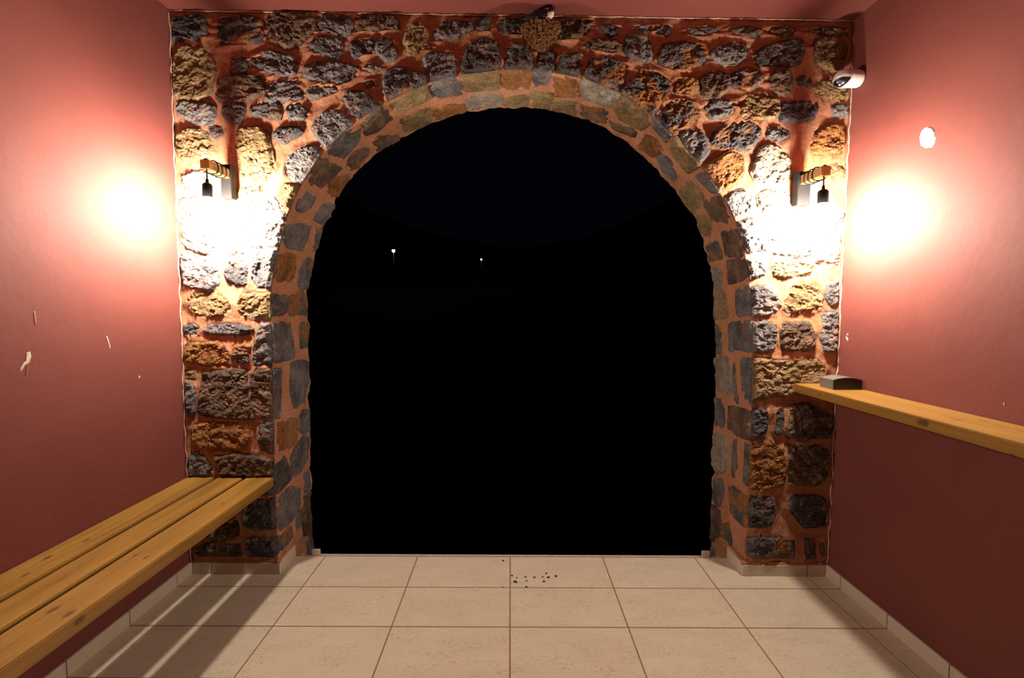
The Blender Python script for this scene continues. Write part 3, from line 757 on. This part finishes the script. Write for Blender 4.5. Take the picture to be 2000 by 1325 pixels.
tag(link('face', bm_mesh('face', bm), GLOSSBLK, dev), 'black glossy face')
link('button', box_mesh('button', (wv*.42, .04, hv*.985), (wv*.60, .055, hv*1.03), .001), SILVER, dev)

# ------------------------------------------------------------------ wall lamps
def wall_lamp(plate, armf, socket, cordx, label, side):
    x0, x1, y0, y1 = plate
    PB, PF, AF = -0.012, -0.052, -0.190
    a = at_y(x0, y0, PF); b = at_y(x1, y1, PF)
    g0 = at_y(armf[0], armf[2], AF); g1 = at_y(armf[1], armf[3], AF)
    cx = ((a.x+b.x)/2*0.5+(g0.x+g1.x)/2*0.5); pw = abs(b.x-a.x)/2; cxp = cx; zt, zb = a.z, b.z
    hw = (abs(g1.x-g0.x)+abs(g0.z-g1.z))/4; az = (g0.z+g1.z)/2
    e = empty('wall_lamp', (cx, PB, zb)); tag(e, label, 'lamp', 'wall lamps on the stone wall')
    off = -Vector((cx, PB, zb))
    def part(name, me, mat):
        o = link(name, me, mat, e); o.location = off; return o
    part('backplate', box_mesh('backplate', (cxp-pw, PF, zb), (cxp+pw, PB, zt), 0.0015), BLACK)
    part('arm', box_mesh('arm', (cx-hw, AF, az-hw), (cx+hw, PF, az+hw), 0.0015), ARMWOOD)
    # cord: from the plate, three loose turns round the arm, then down to the socket
    cy = AF+0.014; pts = [Vector((cx, PF-.004, az+hw+.004)), Vector((cx-side*.01, PF-.018, az+hw+.006))]
    turns, per = 3, 28; ya, yb = PF-.030, cy+.012
    for k in range(turns*per+1):
        t = k/(turns*per); an = math.pi/2+side*2*math.pi*turns*t
        ca, sa = math.cos(an), math.sin(an); rr = (hw+.0075)/((abs(ca)**3.2+abs(sa)**3.2)**(1/3.2))
        pts.append(Vector((cx+rr*ca, ya+(yb-ya)*t-.008*sa, az+rr*sa)))
    pts += [Vector((cx+side*(hw+.004)*.6, cy+.006, az+hw+.003)), Vector((cx, cy, az+hw+.001)), Vector((cx, cy, az))]
    part('cord', tube_mesh('cord', pts, 0.0027, 8), CORD)
    s0 = at_y(socket[0], socket[2], cy); s1 = at_y(socket[1], socket[3], cy)
    zt2, zb2 = s0.z, s1.z; sr = abs(s1.x-s0.x)/2
    part('hanging_cord', tube_mesh('hanging_cord', [(cx, cy, az-hw+.004), (cx, cy, az-hw-.02), (cx, cy, zt2+.004)], 0.0026, 8), CORD)
    L = lathe_mesh('socket', [(.003, zt2+.020), (.005, zt2+.018), (.0065, zt2+.004), (sr*.72, zt2+.001), (sr*.95, zt2-.004), (sr, zt2-.010), (sr, zb2+.002), (sr*.97, zb2), (sr*.75, zb2), (sr*.7, zb2+.008)], 28)
    o = part('socket', L, BLACK); o.location = off+Vector((cx, cy, 0))
    zz = zb2
    B = lathe_mesh('bulb', [(.0125, zz+.006), (.013, zz-.004), (.016, zz-.016), (.022, zz-.030), (.0275, zz-.046), (.0295, zz-.062), (.0275, zz-.077), (.021, zz-.089), (.011, zz-.096), (.001, zz-.098)], 24)
    o = part('bulb', B, BULB); o.location = off+Vector((cx, cy, 0)); tag(o, 'glowing warm white bulb')
wall_lamp((429.5, 452.4, 320.8, 387.3), (389.8, 408, 311, 329.4), (393.6, 412.5, 359, 386), 402, 'black wall lamp with wooden arm on the stone pier above the bench', -1)
wall_lamp((1560, 1582.5, 335, 400.5), (1605, 1622.4, 324, 342.5), (1598.4, 1616.5, 372, 398), 1608, 'black wall lamp with wooden arm on the stone pier above the shelf', 1)

# ------------------------------------------------------------------ security camera
cyv = -0.052
hc = at_y(1647, 154, cyv); rad = 0.0355
sc = empty('security_camera', (XR, cyv, hc.z)); tag(sc, 'white rounded security camera with black eye mounted high in the corner', 'security camera')
Lw = XR-hc.x
bodyp = [(rad*.60, 0.0), (rad*.86, -0.004), (rad*.955, -0.012), (rad*.97, -(Lw-.022)), (rad*.95, -(Lw-.019))]
o = link('body', lathe_mesh('body', bodyp, 36, 'X'), WHITEPL, sc)
hp = [(rad*.95, 0.0185), (rad*.99, 0.017)]+[(rad*math.cos(t), rad*1.06*math.sin(t) if t > 0 else rad*1.06*math.sin(t)) for t in np.linspace(0.45, -1.55, 18)]
head = link('head', lathe_mesh('head', hp, 40, 'X'), WHITEPL, sc); head.location = (-Lw, 0, 0)
# black teardrop face lying on the head
tp = [(1633.5,160),(1634.5,155),(1638,152.4),(1643,152),(1649,153.5),(1655,154.6),(1659,154.6),(1658.5,157.5),(1655,163),(1651,167),(1646,168),(1640,167.2),(1635.5,164.5)]
fpts = []
for a, b in tp:
    q = at_y(1646+(a-1646)*.93+2.0, 160+(b-160)*.93-2.2, cyv-rad*.8); fpts.append((q.x-hc.x, q.z-hc.z))
def onhead(x, z, lift):
    r2 = rad*rad-(max(-.99*rad, min(x, 0))/1.06)**2-z*z
    return (x, -math.sqrt(max(r2, 1e-6))-lift, z)
mx = sum(p[0] for p in fpts)/len(fpts); mz = sum(p[1] for p in fpts)/len(fpts)
fpts = chaikin(fpts, 2); n = len(fpts); v = []; f = []
for g, lf in ((1.02, -.001), (1.0, .0012), (.9, .002), (.6, .0022), (.3, .0022)):
    v += [onhead(mx+(a-mx)*g, mz+(b-mz)*g, lf) for a, b in fpts]
v.append(onhead(mx, mz, .0022))
for r in range(4):
    for i in range(n): f.append((r*n+i, r*n+(i+1) % n, (r+1)*n+(i+1) % n, (r+1)*n+i))
for i in range(n): f.append((4*n+i, 4*n+(i+1) % n, 5*n))
bm = bmesh.new(); bv = [bm.verts.new(q) for q in v]; [bm.faces.new([bv[i] for i in q]) for q in f]
link('eye_panel', bm_mesh('eye_panel', bm, True), GLOSSBLK, head)
lp = at_y(1644.5, 158, cyv-rad*.8); lx, lz = lp.x-hc.x, lp.z-hc.z; q = Vector(onhead(lx, lz, .0015)); nn = q.normalized()
ln = lathe_mesh('lens', [(.0085, -.003), (.0085, .0012), (.007, .0018), (.006, .0008), (.003, .0016), (.0005, .002)], 24)
o = link('lens', ln, LENS, head); o.location = q; o.rotation_euler = nn.to_track_quat('Z', 'Y').to_euler()

# ------------------------------------------------------------------ swallow nest and swallow
nc = at_y(1058, 37, -0.078); nw = (at_y(1098, 50, -0.05).x-at_y(1017, 50, -0.05).x)/2
nh = (at_y(1058, 37, -0.078).z-at_y(1060, 97, -0.02).z)
def nestmat():
    t = NT('mud_and_straw', 0.95, 0.1); c = t.coord('Object')
    t.color(t.ramp(t.noise(c, 85, 5, 0.75), [(0.34, (.025,.012,.006)), (0.5, (.11,.052,.019)), (0.68, (.40,.19,.068))])); t.bump(t.noise(c, 160, 4, .7), 0.8, 0.01)
    return t.m
NEST = nestmat()
STRAW = plain('straw', (.31,.155,.052), 0.8, nscale=60, namp=0.4)
nest = empty('bird_nest', (nc.x, 0.0, nc.z)); tag(nest, 'half-cup mud and straw nest stuck to the stones under the ceiling', 'nest')
v = []; f = []; NA, NR = 46, 22
for r in range(NR+1):
    t = r/NR
    for i in range(NA+1):
        an = math.pi*i/NA
        if t < .72:
            s_ = t/.72; rw = math.sin(min(1, (1-s_)*1.0)*math.pi/2)**0.9 if False else (1-s_**1.0)
            rad_ = (0.16+0.84*((s_)**0.62)); z = -nh*(1-s_)
        else:
            s_ = (t-.72)/.28; rad_ = 0.97-0.42*s_; z = -nh*0.45*s_**1.4+0.002
        x = -math.cos(an)*nw*rad_; y_ = -math.sin(an)*0.085*rad_
        k = noise.cell(Vector((x*110+noise.noise(Vector((x*60, z*60, 0))), y_*110, z*120)))*.009+noise.noise(Vector((x*60, y_*60, z*60)))*.006+noise.noise(Vector((x*150, y_*150, z*150)))*.004
        d = Vector((x, y_, z*.6)).normalized() if rad_ > .01 else Vector((0, -1, 0))
        sg = 1 if t < .72 else -.3
        v.append((x+d.x*k*sg, min(0.012, y_+d.y*k*sg+0.006), z+k*.5*(1 if t > .6 else .3)))
for r in range(NR):
    for i in range(NA): a = r*(NA+1)+i; f.append((a, a+1, a+NA+2, a+NA+1))
link('cup', mesh('cup', v, f), NEST, nest)
sb = bmesh.new(); rs = random.Random(11); V2 = []; F2 = []
for k in range(420):
    t = min(.96, rs.random()**0.7); an = rs.uniform(0.06, math.pi-.06); rad_ = 0.16+.84*t**.62
    c = Vector((-math.cos(an)*nw*rad_, -math.sin(an)*.085*rad_-.004, -nh*(1-t)+rs.uniform(-.003, .006)))
    d = Vector((rs.gauss(0, 1), rs.gauss(0, .35), rs.gauss(0, .7))).normalized()*rs.uniform(.005, .017); w_ = rs.uniform(.0006, .0013)
    s1 = d.orthogonal().normalized()*w_; s2 = d.normalized().cross(s1); b0 = len(V2)
    for en in (-.5, .5):
        for q in (s1, s2, -s1, -s2): V2.append(c+d*en+q)
    for i in range(4): F2.append((b0+i, b0+(i+1) % 4, b0+4+(i+1) % 4, b0+4+i))
    F2 += [(b0+3, b0+2, b0+1, b0), (b0+4, b0+5, b0+6, b0+7)]
tag(link('straw', mesh('straw', V2, F2), STRAW, nest), 'loose straw ends', kind='stuff')

DARKF = plain('blue_black_feathers', (.016,.017,.030), 0.4, nscale=90, namp=0.4, bump=0.2)
PALEF = plain('cream_throat_feathers', (.72,.60,.46), 0.7, nscale=90, namp=0.15, bump=0.2)
BEAK = plain('dark_beak', (.02,.018,.018), 0.4)
by = -0.050
def bp(px, py, dy=0.0): return at_y(px, py, by+dy)
spine = [(bp(1019, 37.5, .02), .0035, .002), (bp(1027, 35, .015), .008, .004), (bp(1038, 32.5, .010), .015, .011), (bp(1049, 31, .006), .021, .020), (bp(1060, 30.5, .002), .0235, .024),
         (bp(1069, 30, -.003), .0205, .0225), (bp(1074.5, 27, -.008), .015, .017), (bp(1076.5, 22, -.010), .0125, .0125), (bp(1077, 17, -.011), .0120, .0115), (bp(1077.2, 13.2, -.012), .0085, .0085), (bp(1077.3, 11.5, -.012), .0030, .0030)]
v = []; f = []; n = 20; mats = []
cen = [q[0] for q in spine]
fr = []
for i in range(len(cen)):
    t = (cen[min(i+1, len(cen)-1)]-cen[max(i-1, 0)]).normalized(); sd = Vector((0, 1, 0)); sd = (sd-t*sd.dot(t)).normalized(); fr.append((t, sd, t.cross(sd)))
SUB = 4; secs = []
for i in range(len(cen)-1):
    for k in range(SUB):
        t = k/SUB; t = t; c0, c1 = cen[i], cen[i+1]
        pm, pn = cen[max(i-1, 0)], cen[min(i+2, len(cen)-1)]
        p_ = .5*((2*c0)+(c1-pm)*t+(2*pm-5*c0+4*c1-pn)*t*t+(3*c0-pm-3*c1+pn)*t**3)
        secs.append((p_, spine[i][1]*(1-t)+spine[i+1][1]*t, spine[i][2]*(1-t)+spine[i+1][2]*t, (fr[i][1]*(1-t)+fr[i+1][1]*t).normalized(), (fr[i][2]*(1-t)+fr[i+1][2]*t).normalized()))
secs.append((cen[-1], spine[-1][1], spine[-1][2], fr[-1][1], fr[-1][2]))
for p_, ra, rb, s_, u_ in secs:
    for k in range(n):
        a = 2*math.pi*k/n; v.append(p_+s_*math.cos(a)*ra+u_*math.sin(a)*rb)
for i in range(len(secs)-1):
    for k in range(n): f.append((i*n+k, i*n+(k+1) % n, (i+1)*n+(k+1) % n, (i+1)*n+k))
f += [tuple(reversed(range(n))), tuple(range((len(secs)-1)*n, len(secs)*n))]
# local frame for the bird: origin in the nest
bo = bp(1060, 40); bm = bmesh.new(); bv = [bm.verts.new(Vector(q)-bo) for q in v]
for q in f: bm.faces.new([bv[i] for i in q])
bmesh.ops.recalc_face_normals(bm, faces=bm.faces)
thr = bp(1078, 31, -.018)-bo; top = bp(1078, 25, -.012)-bo
for fc in bm.faces:
    c = fc.calc_center_median()
    fc.material_index = 1 if (c.x > thr.x-.019 and c.z < top.z+.002*math.sin(c.x*900) and c.y < thr.y+.024 and fc.normal.dot(Vector((.55, -.8, -.15))) > 0.05) else 0
me = bpy.data.meshes.new('swallow'); bm.to_mesh(me); bm.free(); me.polygons.foreach_set('use_smooth', [True]*len(me.polygons))
bird = link('swallow', None if False else me, DARKF, None, bo); me.materials.append(PALEF)
tag(bird, 'small dark swallow with cream throat sitting in the mud nest', 'bird')
hd = bp(1077.5, 17.5, -.011)-bo
bk_ = lathe_mesh('beak', [(.0035, 0), (.0028, .004), (.0014, .008), (.0003, .0105)], 10)
o = link('beak', bk_, BEAK, bird); o.location = hd+Vector((.0095, -.0045, .0005)); o.rotation_euler = Vector((.8, -.6, .12)).to_track_quat('Z', 'Y').to_euler()
for dxy in (Vector((.0035, -.0117, .0015)), Vector((.0115, .0035, .0015))):
    o = link('eye', lathe_mesh('eye', [(.0002, -.0017), (.0012, -.0012), (.0017, 0), (.0012, .0012), (.0002, .0017)], 10), GLOSSBLK, bird); o.location = hd+dxy
# folded wing and tail
wq = [(1070, 27), (1060, 21.5), (1046, 24), (1030, 31), (1018, 37.5), (1032, 37), (1050, 36), (1064, 34)]
wp = [at_y(a, b, by-.022)-bo for a, b in wq]; wc = sum(wp, Vector())/len(wp)
nW = len(wp); V3 = [q+Vector((0, .006, 0)) for q in wp]+[wc+(q-wc)*.8+Vector((0, -.0035, 0)) for q in wp]+[wc+Vector((0, -.006, 0))]
F3 = [(i, (i+1) % nW, nW+(i+1) % nW, nW+i) for i in range(nW)]+[(nW+i, nW+(i+1) % nW, 2*nW) for i in range(nW)]
link('wing', mesh('wing', V3, F3, True), DARKF, bird)
tl = [at_y(a, b, by+.012)-bo for a, b in ((1030, 33), (1017, 36.5), (1014, 39.5), (1019, 40), (1031, 38))]
nT = len(tl); V4 = [q+Vector((0, .003, 0)) for q in tl]+[q+Vector((0, -.003, 0)) for q in tl]
link('tail', mesh('tail', V4, [tuple(range(nT)), tuple(reversed(range(nT, 2*nT)))]+[(i, nT+i, nT+(i+1) % nT, (i+1) % nT) for i in range(nT)]), DARKF, bird)

# droppings on the tiles below the nest
DROP = plain('dark_dropping', (.045,.034,.022), 0.8, nscale=200)
spots = [(110,186,3.2),(167,284,3),(198,298,2.5),(255,293,3),(186,323,4.2),(196,328,2.8),(262,317,2.5),(312,295,3.4),(366,292,2.6),(390,270,3),(404,295,4),(374,322,3.6),(452,287,4),(260,357,3),(108,360,2.2),(145,153,2.4),(388,153,2.4)]
for i, (a, b, d) in enumerate(spots):
    p = at_z(950+a/3.333, 1040+b/3.333, 0.0); r = d*0.0022/1.7
    bm = bmesh.new(); bmesh.ops.create_icosphere(bm, subdivisions=2, radius=1)
    for q in bm.verts:
        k = 1+.35*noise.noise(q.co*1.6+Vector((i*7, 0, 0))); q.co = Vector((q.co.x*r*1.35*k, q.co.y*r*1.5*k, max(-.25, q.co.z)*r*.5*k+r*.08))
    tag(link('bird_dropping', bm_mesh('bird_dropping', bm, True), DROP, None, (p.x, p.y, 0.0005)), 'tiny dark dropping on the floor tiles below the nest', 'dropping', 'droppings on the tiles below the nest')

# ------------------------------------------------------------------ outside: a dark slope falling away, hills, two far street lamps
t = NT('dark_scrub', 0.95, 0.05); c = t.coord('Object')
t.color(t.ramp(t.noise(c, 1.4, 6, .65), [(0.3, (.05,.05,.042)), (0.7, (.12,.12,.10))])); t.bump(t.noise(c, 2.0, 6, .7), .6, .2); SCRUB = t.m
v = []; f = []; GX, GY = 90, 80
def terr(x, y):
    z = -2.2-0.30*min(max(y-1.0, 0), 22)
    if y > 20: z += (y-20)*0.24*(1+0.02*(x/10)**2 if abs(x) < 60 else 1.7)
    z += 1.4*noise.fractal(Vector((x*.06, y*.06, 0)), 1, 2, 4)*min(1, y/25)
    return z
ygrid = [0.5+140*(j/GY)**2.2 for j in range(GY+1)]
for j in range(GY+1):
    for i in range(GX+1):
        u_ = i/GX*2-1; x = u_*(14+ygrid[j]*1.3); v.append((x, ygrid[j], terr(x, ygrid[j])))
for j in range(GY):
    for i in range(GX): a = j*(GX+1)+i; f.append((a, a+1, a+GX+2, a+GX+1))
tag(link('ground', mesh('ground', v, f, True), SCRUB), 'dark night hillside falling away beyond the arch', 'ground', kind='structure')
def glow(name, s_):
    t = NT(name); t.b.inputs['Emission Color'].default_value = (1, .93, .82, 1); t.b.inputs['Emission Strength'].default_value = s_; return t.m
GL = glow('street_lamp_glow', 14.0); POLE = plain('dark_pole_metal', (.03, .03, .03), .6)
def street_lamp(px, py, Y, r, label):
    h = at_y(px, py, Y); g = terr(h.x, Y); e = empty('street_lamp', (h.x, Y, g)); tag(e, label, 'street lamp', 'street lamps on the far hillside')
    H = h.z-g
    link('pole', tube_mesh('pole', [(0, 0, -.3), (0, 0, H*.6), (0, 0, H-r*.3)], [.09, .07, .05], 10), POLE, e)
    o = link('lamp_head', lathe_mesh('lamp_head', [(r*.2, r*1.15), (r*1.2, r*.75), (r*1.25, r*.6), (r*.3, r*.6)], 16), POLE, e); o.location = (0, 0, H)
    o = link('globe', lathe_mesh('globe', [(r*math.cos(a), r*math.sin(a)) for a in np.linspace(-1.54, 0.9, 10)], 16), GL, e); o.location = (0, 0, H)
street_lamp(768.5, 490, 62, 0.21, 'bright far street lamp on the dark hillside, the larger of two lights')
street_lamp(940, 507, 75, 0.13, 'dim far street lamp on the dark hillside, the smaller of two lights')
